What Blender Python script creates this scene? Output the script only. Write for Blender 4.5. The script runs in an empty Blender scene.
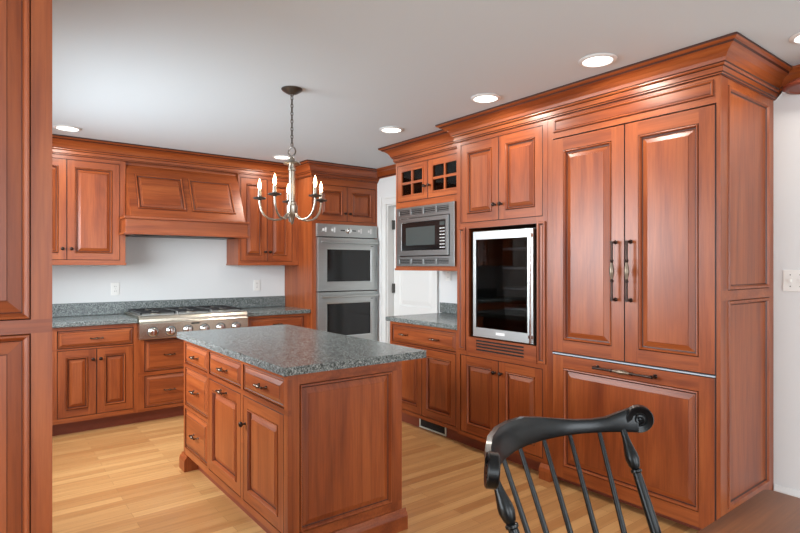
import bpy, math, random
from mathutils import Matrix, Vector
C = bpy.context.scene.collection
PI = math.pi
random.seed(7)

# ------------------------------------------------------------------ camera
FPX = 546.0
YAW = math.atan(420 / 546.0)
cam_d = bpy.data.cameras.new('camera')
cam_d.sensor_fit = 'HORIZONTAL'; cam_d.sensor_width = 36.0
cam_d.lens = FPX * 36.0 / 800.0
cam_d.clip_start = 0.02
cam = bpy.data.objects.new('camera', cam_d); C.objects.link(cam)
cam.location = (0, 0, 1.36)
cam.rotation_euler = (PI / 2, 0, -YAW)
bpy.context.scene.camera = cam

# ------------------------------------------------------------------ view
vs = bpy.context.scene.view_settings
vs.view_transform = 'Standard'; vs.look = 'None'; vs.gamma = 1.0; vs.use_curve_mapping = False
vs.exposure = 0.52
bpy.context.scene.cycles.max_bounces = 10
bpy.context.scene.cycles.diffuse_bounces = 6
bpy.context.scene.cycles.sample_clamp_indirect = 6.0

# ------------------------------------------------------------------ world
w = bpy.data.worlds.new('world'); bpy.context.scene.world = w; w.use_nodes = True
bg = w.node_tree.nodes['Background']
bg.inputs['Color'].default_value = (0.80, 0.90, 1.0, 1); bg.inputs['Strength'].default_value = 2.0

def area(name, loc, rot, sx, sy, power, col=(1, 1, 1)):
    d = bpy.data.lights.new(name, 'AREA'); d.shape = 'RECTANGLE'; d.size = sx; d.size_y = sy
    d.energy = power; d.color = col
    o = bpy.data.objects.new(name, d); C.objects.link(o); o.location = loc; o.rotation_euler = rot
    return o
# daylight coming in through the window openings
DAY = (0.88, 0.95, 1.0)
area('daylight_front_a', (2.0, -3.12, 1.35), (PI / 2, 0, 0), 1.8, 1.9, 44, DAY)
area('daylight_front_b', (-1.0, -3.12, 1.35), (PI / 2, 0, 0), 1.8, 1.9, 44, DAY)
area('daylight_side', (-3.12, 1.1, 1.35), (PI / 2, 0, -PI / 2), 2.1, 1.9, 75, DAY)
kd = area('daylight_kitchen', (-0.44, 3.9, 1.62), (PI / 2 - .27, 0, -PI / 2), 1.9, 0.95, 58, DAY)
kd.data.spread = 2.3

# ------------------------------------------------------------------ materials
MATS = {}
def newmat(name):
    m = bpy.data.materials.new(name); m.use_nodes = True; MATS[name] = m
    return m, m.node_tree.nodes, m.node_tree.links, m.node_tree.nodes['Principled BSDF']
def lin(r, g, b):
    f = lambda c: (c / 255 / 12.92) if c / 255 <= 0.04045 else ((c / 255 + 0.055) / 1.055) ** 2.4
    return (f(r), f(g), f(b), 1)
def plain(name, col, rough=0.5, metal=0.0, spec=0.5, emit=None, es=0, coat=0):
    m, n, l, p = newmat(name)
    p.inputs['Base Color'].default_value = lin(*col)
    p.inputs['Roughness'].default_value = rough; p.inputs['Metallic'].default_value = metal
    p.inputs['Specular IOR Level'].default_value = spec
    p.inputs['Coat Weight'].default_value = coat
    if emit: p.inputs['Emission Color'].default_value = lin(*emit); p.inputs['Emission Strength'].default_value = es
    return m
def mixc(n, l, fac, a, b, mode='MIX'):
    x = n.new('ShaderNodeMix'); x.data_type = 'RGBA'; x.blend_type = mode
    for sock, v in ((x.inputs[0], fac), (x.inputs[6], a), (x.inputs[7], b)):
        if hasattr(v, 'is_linked') or hasattr(v, 'links'): l.new(v, sock)
        else: sock.default_value = v
    return x.outputs[2]
def ramp(n, l, src, stops):
    r = n.new('ShaderNodeValToRGB'); l.new(src, r.inputs[0])
    e = r.color_ramp.elements
    while len(e) < len(stops): e.new(0.5)
    for el, (p, c) in zip(e, stops): el.position = p; el.color = c
    return r.outputs[0]
def noise(n, l, vec, scale, detail=4, rough=0.5, dist=0.0):
    t = n.new('ShaderNodeTexNoise'); l.new(vec, t.inputs['Vector'])
    t.inputs['Scale'].default_value = scale; t.inputs['Detail'].default_value = detail
    t.inputs['Roughness'].default_value = rough; t.inputs['Distortion'].default_value = dist
    return t.outputs['Fac']
def wood(name, axis, light, mid, dark, rough=0.35, bump=0.05, coat=0.14):
    m, n, l, p = newmat(name)
    tc = n.new('ShaderNodeTexCoord'); oi = n.new('ShaderNodeObjectInfo')
    vm = n.new('ShaderNodeVectorMath'); vm.operation = 'SCALE'
    cb = n.new('ShaderNodeCombineXYZ')
    for i in range(3): l.new(oi.outputs['Random'], cb.inputs[i])
    l.new(cb.outputs[0], vm.inputs[0]); vm.inputs['Scale'].default_value = 9.0
    ad = n.new('ShaderNodeVectorMath'); l.new(tc.outputs['Object'], ad.inputs[0]); l.new(vm.outputs[0], ad.inputs[1])
    def mp(a, b):
        q = n.new('ShaderNodeMapping'); s = [a, a, a]; s[axis] = b; q.inputs['Scale'].default_value = s
        l.new(ad.outputs[0], q.inputs['Vector']); return q.outputs[0]
    n1 = noise(n, l, mp(7, 0.9), 1.0, 4, 0.55, 1.2)
    n2 = noise(n, l, mp(110, 5), 1.0, 3, 0.6, 0.2)
    c = ramp(n, l, n1, [(0.28, lin(*dark)), (0.5, lin(*mid)), (0.75, lin(*light))])
    g = ramp(n, l, n2, [(0.3, (0.80, 0.76, 0.74, 1)), (0.62, (1.04, 1.04, 1.04, 1))])
    c = mixc(n, l, 1.0, c, g, 'MULTIPLY')
    wv = n.new('ShaderNodeTexWave'); wv.wave_type = 'RINGS'; wv.rings_direction = 'XYZ'[(axis + 1) % 3]
    l.new(mp(5.0, 0.55), wv.inputs['Vector']); wv.inputs['Scale'].default_value = 0.9
    wv.inputs['Distortion'].default_value = 7.0; wv.inputs['Detail'].default_value = 2.0; wv.inputs['Detail Scale'].default_value = 1.2
    c = mixc(n, l, 1.0, c, ramp(n, l, wv.outputs['Fac'], [(0.0, (0.88, 0.85, 0.83, 1)), (0.22, (1.0, 1.0, 1.0, 1)), (1.0, (1.04, 1.04, 1.04, 1))]), 'MULTIPLY')
    l.new(c, p.inputs['Base Color'])
    p.inputs['Roughness'].default_value = rough; p.inputs['Specular IOR Level'].default_value = 0.42
    p.inputs['Coat Weight'].default_value = coat; p.inputs['Coat Roughness'].default_value = 0.28
    return m
CH = dict(light=(160, 86, 43), mid=(143, 71, 32), dark=(118, 53, 23))
wood('cherry_z', 2, **CH); wood('cherry_x', 0, **CH); wood('cherry_y', 1, **CH)
plain('glaze', (62, 26, 16), 0.45)
plain('toe_wood', (120, 56, 36), 0.45)
plain('cabinet_inside', (112, 66, 42), 0.6)
plain('wall_paint', (214, 216, 216), 0.75, spec=0.25)
plain('ceiling_paint', (202, 212, 218), 0.8, spec=0.2)
plain('trim_white', (214, 216, 215), 0.4)
plain('plastic_white', (226, 226, 222), 0.35)
plain('slot_dark', (60, 60, 58), 0.6)
plain('chrome', (225, 225, 225), 0.12, 1.0)
plain('bronze', (58, 46, 42), 0.32, 0.9)
plain('pewter', (168, 160, 148), 0.30, 1.0)
plain('pewter_dark', (98, 94, 90), 0.34, 0.95)
plain('brass_old', (126, 112, 98), 0.35, 0.9)
plain('pull_metal', (112, 98, 88), 0.25, 1.0)
plain('black_iron', (34, 34, 36), 0.34, 0.4)
plain('steel_divider', (196, 198, 198), 0.35, 0.9)
plain('black_panel', (16, 17, 18), 0.12)
plain('rubber', (20, 20, 20), 0.6)
plain('icon_white', (225, 225, 225), 0.4)
plain('screen_grey', (58, 66, 66), 0.2)
plain('lens', (255, 253, 248), 0.5, emit=(255, 250, 242), es=3.0)
plain('flame_bulb', (255, 240, 220), 0.3, emit=(255, 214, 160), es=14.0)
plain('register_grey', (196, 204, 192), 0.4)
plain('dark_hole', (12, 12, 12), 0.8)
plain('fridge_inside', (58, 58, 60), 0.5)
plain('shelf_metal', (200, 200, 200), 0.4, 0.3)
plain('strip_metal', (168, 176, 186), 0.5, 0.3)

def steel(name, col=(196, 198, 198), axis=0, rough=0.42):
    m, n, l, p = newmat(name)
    tc = n.new('ShaderNodeTexCoord'); q = n.new('ShaderNodeMapping'); s = [400, 400, 400]; s[axis] = 3
    q.inputs['Scale'].default_value = s; l.new(tc.outputs['Object'], q.inputs['Vector'])
    f = noise(n, l, q.outputs[0], 1.0, 2)
    c = ramp(n, l, f, [(0.3, lin(*[v - 10 for v in col])), (0.7, lin(*col))])
    l.new(c, p.inputs['Base Color']); p.inputs['Metallic'].default_value = 1.0
    p.inputs['Roughness'].default_value = rough
    return m
steel('steel', (186, 189, 188), rough=0.36); steel('steel_dark', (142, 145, 145), rough=0.36); steel('steel_warm', (206, 200, 186), 0, 0.26)

def granite():
    m, n, l, p = newmat('granite')
    tc = n.new('ShaderNodeTexCoord').outputs['Object']
    v = n.new('ShaderNodeTexVoronoi'); l.new(tc, v.inputs['Vector']); v.inputs['Scale'].default_value = 190
    a = noise(n, l, tc, 120, 5, 0.7, 0.4); b = noise(n, l, tc, 38, 4, 0.6, 0.5)
    c1 = ramp(n, l, a, [(0.38, lin(36, 40, 40)), (0.5, lin(96, 104, 103)), (0.66, lin(168, 176, 174))])
    c2 = ramp(n, l, b, [(0.35, (0.55, 0.58, 0.58, 1)), (0.65, (1.1, 1.1, 1.1, 1))])
    c = mixc(n, l, 1.0, c1, c2, 'MULTIPLY')
    c3 = ramp(n, l, v.outputs['Color'], [(0.2, lin(28, 32, 32)), (0.55, lin(98, 106, 105)), (0.9, lin(184, 190, 189))])
    c = mixc(n, l, 0.5, c, c3)
    l.new(c, p.inputs['Base Color']); p.inputs['Roughness'].default_value = 0.22
    bp = n.new('ShaderNodeBump'); bp.inputs['Strength'].default_value = 0.12; bp.inputs['Distance'].default_value = 0.002
    l.new(noise(n, l, tc, 90, 2, 0.5, 0.0), bp.inputs['Height']); l.new(bp.outputs[0], p.inputs['Normal'])
granite()

def floor_mat():
    m, n, l, p = newmat('oak_floor')
    tc = n.new('ShaderNodeTexCoord').outputs['Object']
    br = n.new('ShaderNodeTexBrick'); l.new(tc, br.inputs['Vector'])
    br.offset = 0.37; br.inputs['Scale'].default_value = 1.0
    br.inputs['Brick Width'].default_value = 1.05; br.inputs['Row Height'].default_value = 0.070
    br.inputs['Mortar Size'].default_value = 0.0009; br.inputs['Mortar Smooth'].default_value = 0.3
    br.inputs['Color1'].default_value = lin(204, 158, 104); br.inputs['Color2'].default_value = lin(172, 120, 72)
    br.inputs['Mortar'].default_value = lin(140, 96, 56); br.inputs['Bias'].default_value = -0.1
    q = n.new('ShaderNodeMapping'); q.inputs['Scale'].default_value = (1.6, 34, 1); l.new(tc, q.inputs['Vector'])
    g = noise(n, l, q.outputs[0], 1.0, 5, 0.6, 0.6)
    gr = ramp(n, l, g, [(0.3, (0.84, 0.80, 0.74, 1)), (0.65, (1.05, 1.05, 1.05, 1))])
    c = mixc(n, l, 1.0, br.outputs['Color'], gr, 'MULTIPLY')
    l.new(c, p.inputs['Base Color']); p.inputs['Roughness'].default_value = 0.34
    p.inputs['Coat Weight'].default_value = 0.15; p.inputs['Coat Roughness'].default_value = 0.3
floor_mat()
wood('table_wood', 0, (140, 86, 48), (104, 62, 34), (74, 44, 26), 0.34, coat=0.2)
plain('chair_black', (8, 9, 10), 0.30, spec=0.32, coat=0.06)

def glass(name, tint, gloss=1.0):
    m = bpy.data.materials.new(name); m.use_nodes = True; MATS[name] = m
    n = m.node_tree.nodes; l = m.node_tree.links; n.clear()
    o = n.new('ShaderNodeOutputMaterial'); mx = n.new('ShaderNodeMixShader')
    t = n.new('ShaderNodeBsdfTransparent'); t.inputs[0].default_value = tint
    g = n.new('ShaderNodeBsdfGlossy'); g.inputs['Roughness'].default_value = 0.02
    fr = n.new('ShaderNodeFresnel'); fr.inputs[0].default_value = 1.5
    l.new(fr.outputs[0], mx.inputs[0]); l.new(t.outputs[0], mx.inputs[1]); l.new(g.outputs[0], mx.inputs[2])
    l.new(mx.outputs[0], o.inputs[0])
glass('glass_dark', (0.42, 0.42, 0.43, 1)); glass('glass_clear', (0.8, 0.82, 0.82, 1))

# ------------------------------------------------------------------ mesh builder
class MB:
    def __init__(s, M=None): s.v = []; s.f = []; s.m = []; s.sm = []; s.M = M or Matrix.Identity(4); s.names = []
    def mi(s, name):
        if name not in s.names: s.names.append(name)
        return s.names.index(name)
    def add(s, vs, fs, mat, smooth=False):
        b = len(s.v)
        for p in vs: s.v.append(tuple(s.M @ Vector(p)))
        k = s.mi(mat)
        for f in fs: s.f.append([b + i for i in f]); s.m.append(k); s.sm.append(smooth)
        return s
    def box(s, x0, x1, y0, y1, z0, z1, mat):
        vs = [(x, y, z) for z in (z0, z1) for y in (y0, y1) for x in (x0, x1)]
        return s.add(vs, [(0, 2, 3, 1), (4, 5, 7, 6), (0, 1, 5, 4), (2, 6, 7, 3), (0, 4, 6, 2), (1, 3, 7, 5)], mat)
    def prism(s, poly, axis, a, b, mat, smooth=False):
        # poly: 2-D points in the two other axes
        def mk(p, t):
            if axis == 0: return (t, p[0], p[1])
            if axis == 1: return (p[0], t, p[1])
            return (p[0], p[1], t)
        n = len(poly); vs = [mk(p, a) for p in poly] + [mk(p, b) for p in poly]
        fs = [(i, (i + 1) % n, n + (i + 1) % n, n + i) for i in range(n)]
        s.add(vs, fs, mat, smooth); s.add(vs, [tuple(range(n))[::-1], tuple(range(n, 2 * n))], mat)
        return s
    def lathe(s, prof, mat, org=(0, 0, 0), axis=(0, 0, 1), seg=20, smooth=True, cap=True):
        # prof: (radius, height) along axis
        ax = Vector(axis).normalized(); q = Vector((0, 0, 1)).rotation_difference(ax); o = Vector(org)
        vs = []
        for r, h in prof:
            for k in range(seg):
                a = 2 * PI * k / seg
                vs.append(tuple(o + q @ Vector((r * math.cos(a), r * math.sin(a), h))))
        fs = []
        for i in range(len(prof) - 1):
            for k in range(seg):
                k2 = (k + 1) % seg
                fs.append((i * seg + k, i * seg + k2, (i + 1) * seg + k2, (i + 1) * seg + k))
        s.add(vs, fs, mat, smooth)
        caps = []
        if cap and prof[0][0] > 1e-5: caps.append(tuple(range(seg))[::-1])
        if cap and prof[-1][0] > 1e-5: caps.append(tuple(range((len(prof) - 1) * seg, len(prof) * seg)))
        if caps: s.add(vs, caps, mat)
        return s
    def tube(s, path, r, mat, seg=10, closed=False, smooth=True):
        P = [Vector(p) for p in path]; n = len(P); R = r if isinstance(r, (list, tuple)) else [r] * n
        vs = []; u = None
        for i in range(n):
            if closed: t = P[(i + 1) % n] - P[i - 1]
            else: t = P[min(i + 1, n - 1)] - P[max(i - 1, 0)]
            t.normalize()
            if u is None:
                u = t.cross(Vector((0, 0, 1)))
                if u.length < 1e-3: u = t.cross(Vector((1, 0, 0)))
            else: u = u - t * u.dot(t)
            u.normalize(); w_ = t.cross(u)
            for k in range(seg):
                a = 2 * PI * k / seg
                vs.append(tuple(P[i] + (u * math.cos(a) + w_ * math.sin(a)) * R[i]))
        fs = []
        for i in range(n if closed else n - 1):
            j = (i + 1) % n
            for k in range(seg):
                k2 = (k + 1) % seg
                fs.append((i * seg + k, i * seg + k2, j * seg + k2, j * seg + k))
        s.add(vs, fs, mat, smooth)
        if not closed: s.add(vs, [tuple(range(seg))[::-1], tuple(range((n - 1) * seg, n * seg))], mat)
        return s
    def rings(s, x0, x1, z0, z1, prof, cap_mat):
        # prof: (inset, y, material of the band that ENDS at this ring)
        vs = []
        for d, y, _ in prof:
            vs += [(x0 + d, y, z0 + d), (x1 - d, y, z0 + d), (x1 - d, y, z1 - d), (x0 + d, y, z1 - d)]
        for i in range(1, len(prof)):
            a = (i - 1) * 4; b = i * 4
            for k in range(4):
                k2 = (k + 1) % 4
                mt = prof[i][2]
                if mt == 'W': mt = 'cherry_x' if k in (0, 2) else 'cherry_z'
                s.add(vs, [(a + k, a + k2, b + k2, b + k)], mt)
        b = (len(prof) - 1) * 4
        s.add(vs, [(b, b + 1, b + 2, b + 3)], cap_mat)
        return s
    def build(s, name, parent=None, bevel=0, label=None):
        me = bpy.data.meshes.new(name); me.from_pydata(s.v, [], s.f)
        for nm in s.names: me.materials.append(MATS[nm])
        me.polygons.foreach_set('material_index', s.m); me.polygons.foreach_set('use_smooth', s.sm)
        if any(s.sm): me.set_sharp_from_angle(angle=math.radians(38))
        me.update()
        o = bpy.data.objects.new(name, me); C.objects.link(o)
        if parent: o.parent = parent
        if bevel:
            b = o.modifiers.new('bevel', 'BEVEL'); b.width = bevel; b.segments = 2; b.limit_method = 'ANGLE'
        if label: o['label'] = label
        return o

def thing(name, label, cat, loc=(0, 0, 0), rz=0, group=None):
    o = bpy.data.objects.new(name, None); C.objects.link(o); o.empty_display_size = 0.1
    o.location = loc; o.rotation_euler = (0, 0, rz); o['label'] = label; o['category'] = cat
    if group: o['group'] = group
    return o
def tag(o, label, cat, group=None):
    o['label'] = label; o['category'] = cat
    if group: o['group'] = group
    return o
def struct(name, mb, bevel=0):
    o = mb.build(name, None, bevel); o['kind'] = 'structure'; return o
def T(loc=(0, 0, 0), rz=0.0, rx=0.0):
    return Matrix.Translation(loc) @ Matrix.Rotation(rz, 4, 'Z') @ Matrix.Rotation(rx, 4, 'X')

def cells(mb, x0, x1, z0, z1, holes, y0, y1, mat):
    xs = sorted({x0, x1} | {v for h in holes for v in h[:2] if x0 < v < x1})
    zs = sorted({z0, z1} | {v for h in holes for v in h[2:] if z0 < v < z1})
    for i in range(len(xs) - 1):
        for j in range(len(zs) - 1):
            cx = (xs[i] + xs[i + 1]) / 2; cz = (zs[j] + zs[j + 1]) / 2
            if any(h[0] < cx < h[1] and h[2] < cz < h[3] for h in holes): continue
            a, b, c, d = xs[i], xs[i + 1], zs[j], zs[j + 1]
            # only outward faces where no neighbour cell
            def solid(px, pz):
                return x0 < px < x1 and z0 < pz < z1 and not any(h[0] < px < h[1] and h[2] < pz < h[3] for h in holes)
            mt = mat
            if mat == 'FRAME': mt = 'cherry_x' if (b - a) > 1.2 * (d - c) else 'cherry_z'
            vs = [(x, y, z) for z in (c, d) for y in (y0, y1) for x in (a, b)]
            fs = [(0, 1, 5, 4), (2, 6, 7, 3)]
            e = 1e-4
            if not solid(cx, c - e): fs.append((0, 2, 3, 1))
            if not solid(cx, d + e): fs.append((4, 5, 7, 6))
            if not solid(a - e, cz): fs.append((0, 4, 6, 2))
            if not solid(b + e, cz): fs.append((1, 3, 7, 5))
            mb.add(vs, fs, mt)
    return mb

# ------------------------------------------------------------------ room dimensions
H = 2.44; XR = 3.56; YB = 5.69; XL = -0.5; XLL = -3.2; YF = -3.2; YP = 2.40

def wall_x(name, X, thick, y0, y1, holes):
    # wall in a plane X = const; thickness goes away from the room (sign of thick)
    mb = MB(Matrix.Translation((X, 0, 0)) @ Matrix.Rotation(PI / 2, 4, 'Z'))   # local x -> +Y, local y -> -X
    a, b = (0, -thick) if thick > 0 else (0, -thick)
    cells(mb, y0, y1, 0, H, holes, min(a, b), max(a, b), 'wall_paint')
    return struct(name, mb)
def wall_y(name, Y, thick, x0, x1, holes):
    mb = MB(Matrix.Translation((0, Y, 0)))
    cells(mb, x0, x1, 0, H, holes, min(0, thick), max(0, thick), 'wall_paint')
    return struct(name, mb)

struct('floor', MB().box(XLL - .15, XR + .25, YF - .15, YB + .15, -0.05, 0, 'oak_floor'))
struct('ceiling', MB().box(XLL - .15, XR + .25, YF - .15, YB + .15, H, H + 0.05, 'ceiling_paint'))
wall_y('wall_back', YB, 0.12, XL - .12, XR + .14, [])
DOOR = (4.085, 4.865, 0.0, 2.04)
wall_x('wall_right', XR, 0.14, YF, YB, [DOOR])
WK = (2.95, 4.85, 1.14, 2.10)
wall_x('wall_left', XL, -0.12, YP, YB, [WK])
wall_y('wall_partition', YP, 0.12, XLL, XL - .12, [])
WS = (0.05, 2.15, 0.4, 2.3)
wall_x('wall_side', XLL, -0.12, YF, YP + .12, [WS])
WA = (1.1, 2.9, 0.4, 2.3); WB = (-1.9, -0.1, 0.4, 2.3)
wall_y('wall_front', YF, -0.12, XLL - .12, XR + .14, [WA, WB])

def window(name, M, x0, x1, z0, z1):
    mb = MB(M); t = 0.05
    mb.box(x0, x1, .02, .10, z0, z0 + t, 'trim_white').box(x0, x1, .02, .10, z1 - t, z1, 'trim_white')
    mb.box(x0, x0 + t, .02, .10, z0 + t, z1 - t, 'trim_white').box(x1 - t, x1, .02, .10, z0 + t, z1 - t, 'trim_white')
    xm = (x0 + x1) / 2; mb.box(xm - .02, xm + .02, .04, .09, z0 + t, z1 - t, 'trim_white')
    c = .08
    mb.box(x0 - c, x0, -.018, 0, z0 - c, z1 + c, 'trim_white').box(x1, x1 + c, -.018, 0, z0 - c, z1 + c, 'trim_white')
    mb.box(x0, x1, -.018, 0, z1, z1 + c, 'trim_white').box(x0, x1, -.018, 0, z0 - c, z0, 'trim_white')
    return struct(name, mb)
window('window_1', Matrix.Translation((0, YF, 0)) @ Matrix.Rotation(PI, 4, 'Z'), -WA[1], -WA[0], WA[2], WA[3])
window('window_2', Matrix.Translation((0, YF, 0)) @ Matrix.Rotation(PI, 4, 'Z'), -WB[1], -WB[0], WB[2], WB[3])
window('window_3', Matrix.Translation((XLL, 0, 0)) @ Matrix.Rotation(PI / 2, 4, 'Z'), WS[0], WS[1], WS[2], WS[3])
window('window_4', Matrix.Translation((XL, 0, 0)) @ Matrix.Rotation(PI / 2, 4, 'Z'), WK[0], WK[1], WK[2], WK[3])

# panelled white door in the right wall + casing
MR = Matrix.Translation((XR, 0, 0)) @ Matrix.Rotation(-PI / 2, 4, 'Z')     # local x -> -Y, local y -> +X
mb = MB(MR); y0d, y1d = -DOOR[1], -DOOR[0]; cw = 0.085
prof = [(0, .0), (0.012, -.014), (0.05, -.018), (0.07, -.012), (cw, -.010), (cw, 0)]
# casing: stepped boards
mb.box(y0d - cw, y0d, -.018, 0, 0, 2.04 + cw, 'trim_white').box(y0d - cw, y0d - cw + .02, -.028, -.018, 0, 2.04 + cw, 'trim_white')
mb.box(y1d, y1d + cw, -.018, 0, 0, 2.04 + cw, 'trim_white').box(y1d + cw - .02, y1d + cw, -.028, -.018, 0, 2.04 + cw, 'trim_white')
mb.box(y0d, y1d, -.018, 0, 2.04, 2.04 + cw, 'trim_white').box(y0d, y1d, -.028, -.018, 2.04 + cw - .02, 2.04 + cw, 'trim_white')
mb.box(y0d, y0d + .012, 0, .14, 0, 2.04, 'trim_white').box(y1d - .012, y1d, 0, .14, 0, 2.04, 'trim_white').box(y0d + .012, y1d - .012, 0, .14, 2.028, 2.04, 'trim_white')
struct('trim_1', mb, 0.002)
d = MB(MR); a, b = y0d + .016, y1d - .016
pans = [(a + .10, b - .10, 0.22, 0.80), (a + .10, b - .10, 0.93, 1.92)]
cells(d, a, b, 0.008, 2.022, pans, .085, .12, 'trim_white')
for q in pans:
    d.rings(*q, [(0, .085, 'trim_white'), (.012, .095, 'trim_white'), (.02, .097, 'trim_white'), (.06, .089, 'trim_white')], 'trim_white')
dr = struct('door_1', d)
for z in (0.25, 1.12, 1.82):
    MB(MR).box(a - .012, a + .022, .062, .086, z - .05, z + .05, 'slot_dark').lathe([(.006, -.052), (.006, .052)], 'slot_dark', (a + .004, .062, z)).build('hinge', dr, label='dark metal hinge')

# baseboards
def bboard(name, M, x0, x1):
    mb = MB(M); mb.prism([(0, 0), (-.016, 0), (-.016, .105), (-.010, .118), (-.006, .13), (0, .13)], 0, x0, x1, 'trim_white')
    mb.prism([(-.016, 0), (-.030, 0), (-.026, .016), (-.016, .022)], 0, x0, x1, 'trim_white')
    return struct(name, mb)
bboard('baseboard_right', MR, -1.155, 3.2)
bboard('baseboard_front', Matrix.Translation((0, YF, 0)) @ Matrix.Rotation(PI, 4, 'Z'), -XR, -XLL)

# ------------------------------------------------------------------ crown mouldings
CROWN = [(0, 2.297), (.007, 2.297), (.012, 2.301), (.012, 2.307), (.018, 2.311), (.018, 2.334), (.025, 2.337), (.030, 2.342),
         (.030, 2.348), (.036, 2.352), (.042, 2.368), (.056, 2.388), (.078, 2.404), (.094, 2.410), (.100, 2.418), (.110, 2.421), (.117, 2.428), (.117, 2.439)]
GL = {1, 3, 5, 8, 13, 16}
SMALL = [(0, 2.345), (.008, 2.345), (.012, 2.352), (.020, 2.362), (.034, 2.384), (.056, 2.404), (.072, 2.412), (.080, 2.420), (.090, 2.428), (.090, 2.439)]
def sweep(mb, path, prof, glaze=(), rises_left=False, mat=None):
    P = [Vector(p) for p in path]; n = len(P); rows = []
    for i in range(n):
        ns = []
        if i > 0: t = (P[i] - P[i - 1]).normalized(); ns.append(Vector((-t.y, t.x)))
        if i < n - 1: t = (P[i + 1] - P[i]).normalized(); ns.append(Vector((-t.y, t.x)))
        m = sum(ns, Vector((0, 0))).normalized(); k = 1 / max(0.3, m.dot(ns[0]))
        rows.append([(P[i].x + m.x * o * k, P[i].y + m.y * o * k, z) for o, z in prof])
    for i in range(n - 1):
        t = P[i + 1] - P[i]; wm = mat or ('cherry_x' if abs(t.x) > abs(t.y) else 'cherry_y')
        for j in range(len(prof) - 1):
            q = [rows[i][j], rows[i + 1][j], rows[i + 1][j + 1], rows[i][j + 1]]
            mb.add(q, [(0, 1, 2, 3)], 'glaze' if j in glaze else wm, False)
    for r in (rows[0], rows[-1]): mb.add(r, [tuple(range(len(r)))], 'cherry_z')
    return mb
# outward side is to the LEFT of the travel direction
tag(sweep(MB(), [(XR, 1.16), (2.87, 1.16), (2.87, 3.02), (3.0, 3.02)][::-1][::-1] and [(3.02, 3.02), (2.87, 3.02), (2.87, 1.16), (XR, 1.16)][::-1], CROWN, GL).build('crown_moulding'),
    'large stepped cherry crown moulding capping the refrigerator and wine cooler cabinets', 'moulding')
tag(sweep(MB(), [(3.0, 3.02), (3.0, 3.96), (XR, 3.96)], CROWN, GL).build('crown_moulding'),
    'short cherry crown moulding above the small glass-door cabinet over the microwave', 'moulding')
tag(sweep(MB(), [(XR, 5.05), (2.73, 5.05), (2.73, 5.36)], CROWN, GL).build('crown_moulding'),
    'cherry crown moulding with a corner on top of the tall double oven cabinet', 'moulding')
tag(sweep(MB(), [(2.73, 5.36), (XL, 5.36)], CROWN, GL).build('crown_moulding'),
    'long straight cherry crown moulding over the wall cabinets and wooden hood above the cooktop', 'moulding')
tag(sweep(MB(), [(.152, YP), (.152, 1.71), (XL - .1, 1.71)][::-1], CROWN, GL).build('crown_moulding'),
    'cherry crown moulding end peeking past the tall foreground cabinet at the left edge', 'moulding')
o = sweep(MB(), [(XR, 3.96), (XR, 5.05)], SMALL, {2}).build('trim_2'); o['kind'] = 'structure'
o = sweep(MB(), [(XR, YF), (XR, 1.16)], SMALL, {2}).build('trim_3'); o['kind'] = 'structure'
tag(MB().lathe([(0, .004), (.10, .004), (.104, 0), (.118, 0), (.128, .007), (.130, .018), (.118, .026), (.10, .040), (0, .040)], 'toe_wood', (3.47, .955, 2.302), seg=40).build('round_cornice_block'),
    'round dark wooden block beneath the wall crown at the right edge of the photo', 'moulding')

# ------------------------------------------------------------------ hardware
def knob(parent, x, z, y=0.0, M=None, r=0.015, mat='bronze'):
    return MB(M).lathe([(.008, 0), (.008, .002), (.0045, .006), (.0045, .014), (r * .8, .018), (r, .024), (r * .9, .030), (r * .5, .034), (0, .035)], mat, (x, y, z), (0, -1, 0), 16).build('knob', parent)
def pull(parent, x, z, L=0.09, vertical=False, y=0.0, M=None, big=False, name='handle'):
    mb = MB(M); k = 1.9 if big else 1.0; so = 0.028 if not big else 0.042
    ax = Vector((0, 0, 1)) if vertical else Vector((1, 0, 0)); c = Vector((x, y, z))
    mt = 'bronze' if big else 'pull_metal'
    for sgn in (-1, 1):
        e = c + ax * sgn * L / 2
        mb.lathe([(.008 * k * .8, 0), (.008 * k * .8, .003), (.0045 * k * .8, .008), (.0045 * k * .8, so), (.0052 * k, so + .002)], mt, e, (0, -1, 0), 12)
    s0 = c + Vector((0, -so, 0)) - ax * L / 2
    r = .0048 * (1.45 if big else 1)
    p1 = [(r * 1.2, -.003), (r * 1.3, 0), (r, L * .06), (r * .95, L * .30), (r * 1.5, L * .31), (r * 1.5, L * .33), (r, L * .345), (r * 1.1, L * .36)]
    p2 = [(r * 1.3, L * .40), (r * 1.8, L * .45), (r * 2.0, L * .5), (r * 1.8, L * .55), (r * 1.3, L * .60)]
    p3 = [(r * 1.1, L * .64), (r, L * .655), (r * 1.5, L * .67), (r * 1.5, L * .69), (r * .95, L * .70), (r, L * .94), (r * 1.3, L), (r * 1.2, L + .003)]
    mb.lathe(p1, mt, s0, ax, 12); mb.lathe([p1[-1]] + p2 + [p3[0]], 'brass_old' if big else 'pull_metal', s0, ax, 12); mb.lathe(p3, mt, s0, ax, 12)
    return mb.build(name, parent)

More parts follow.
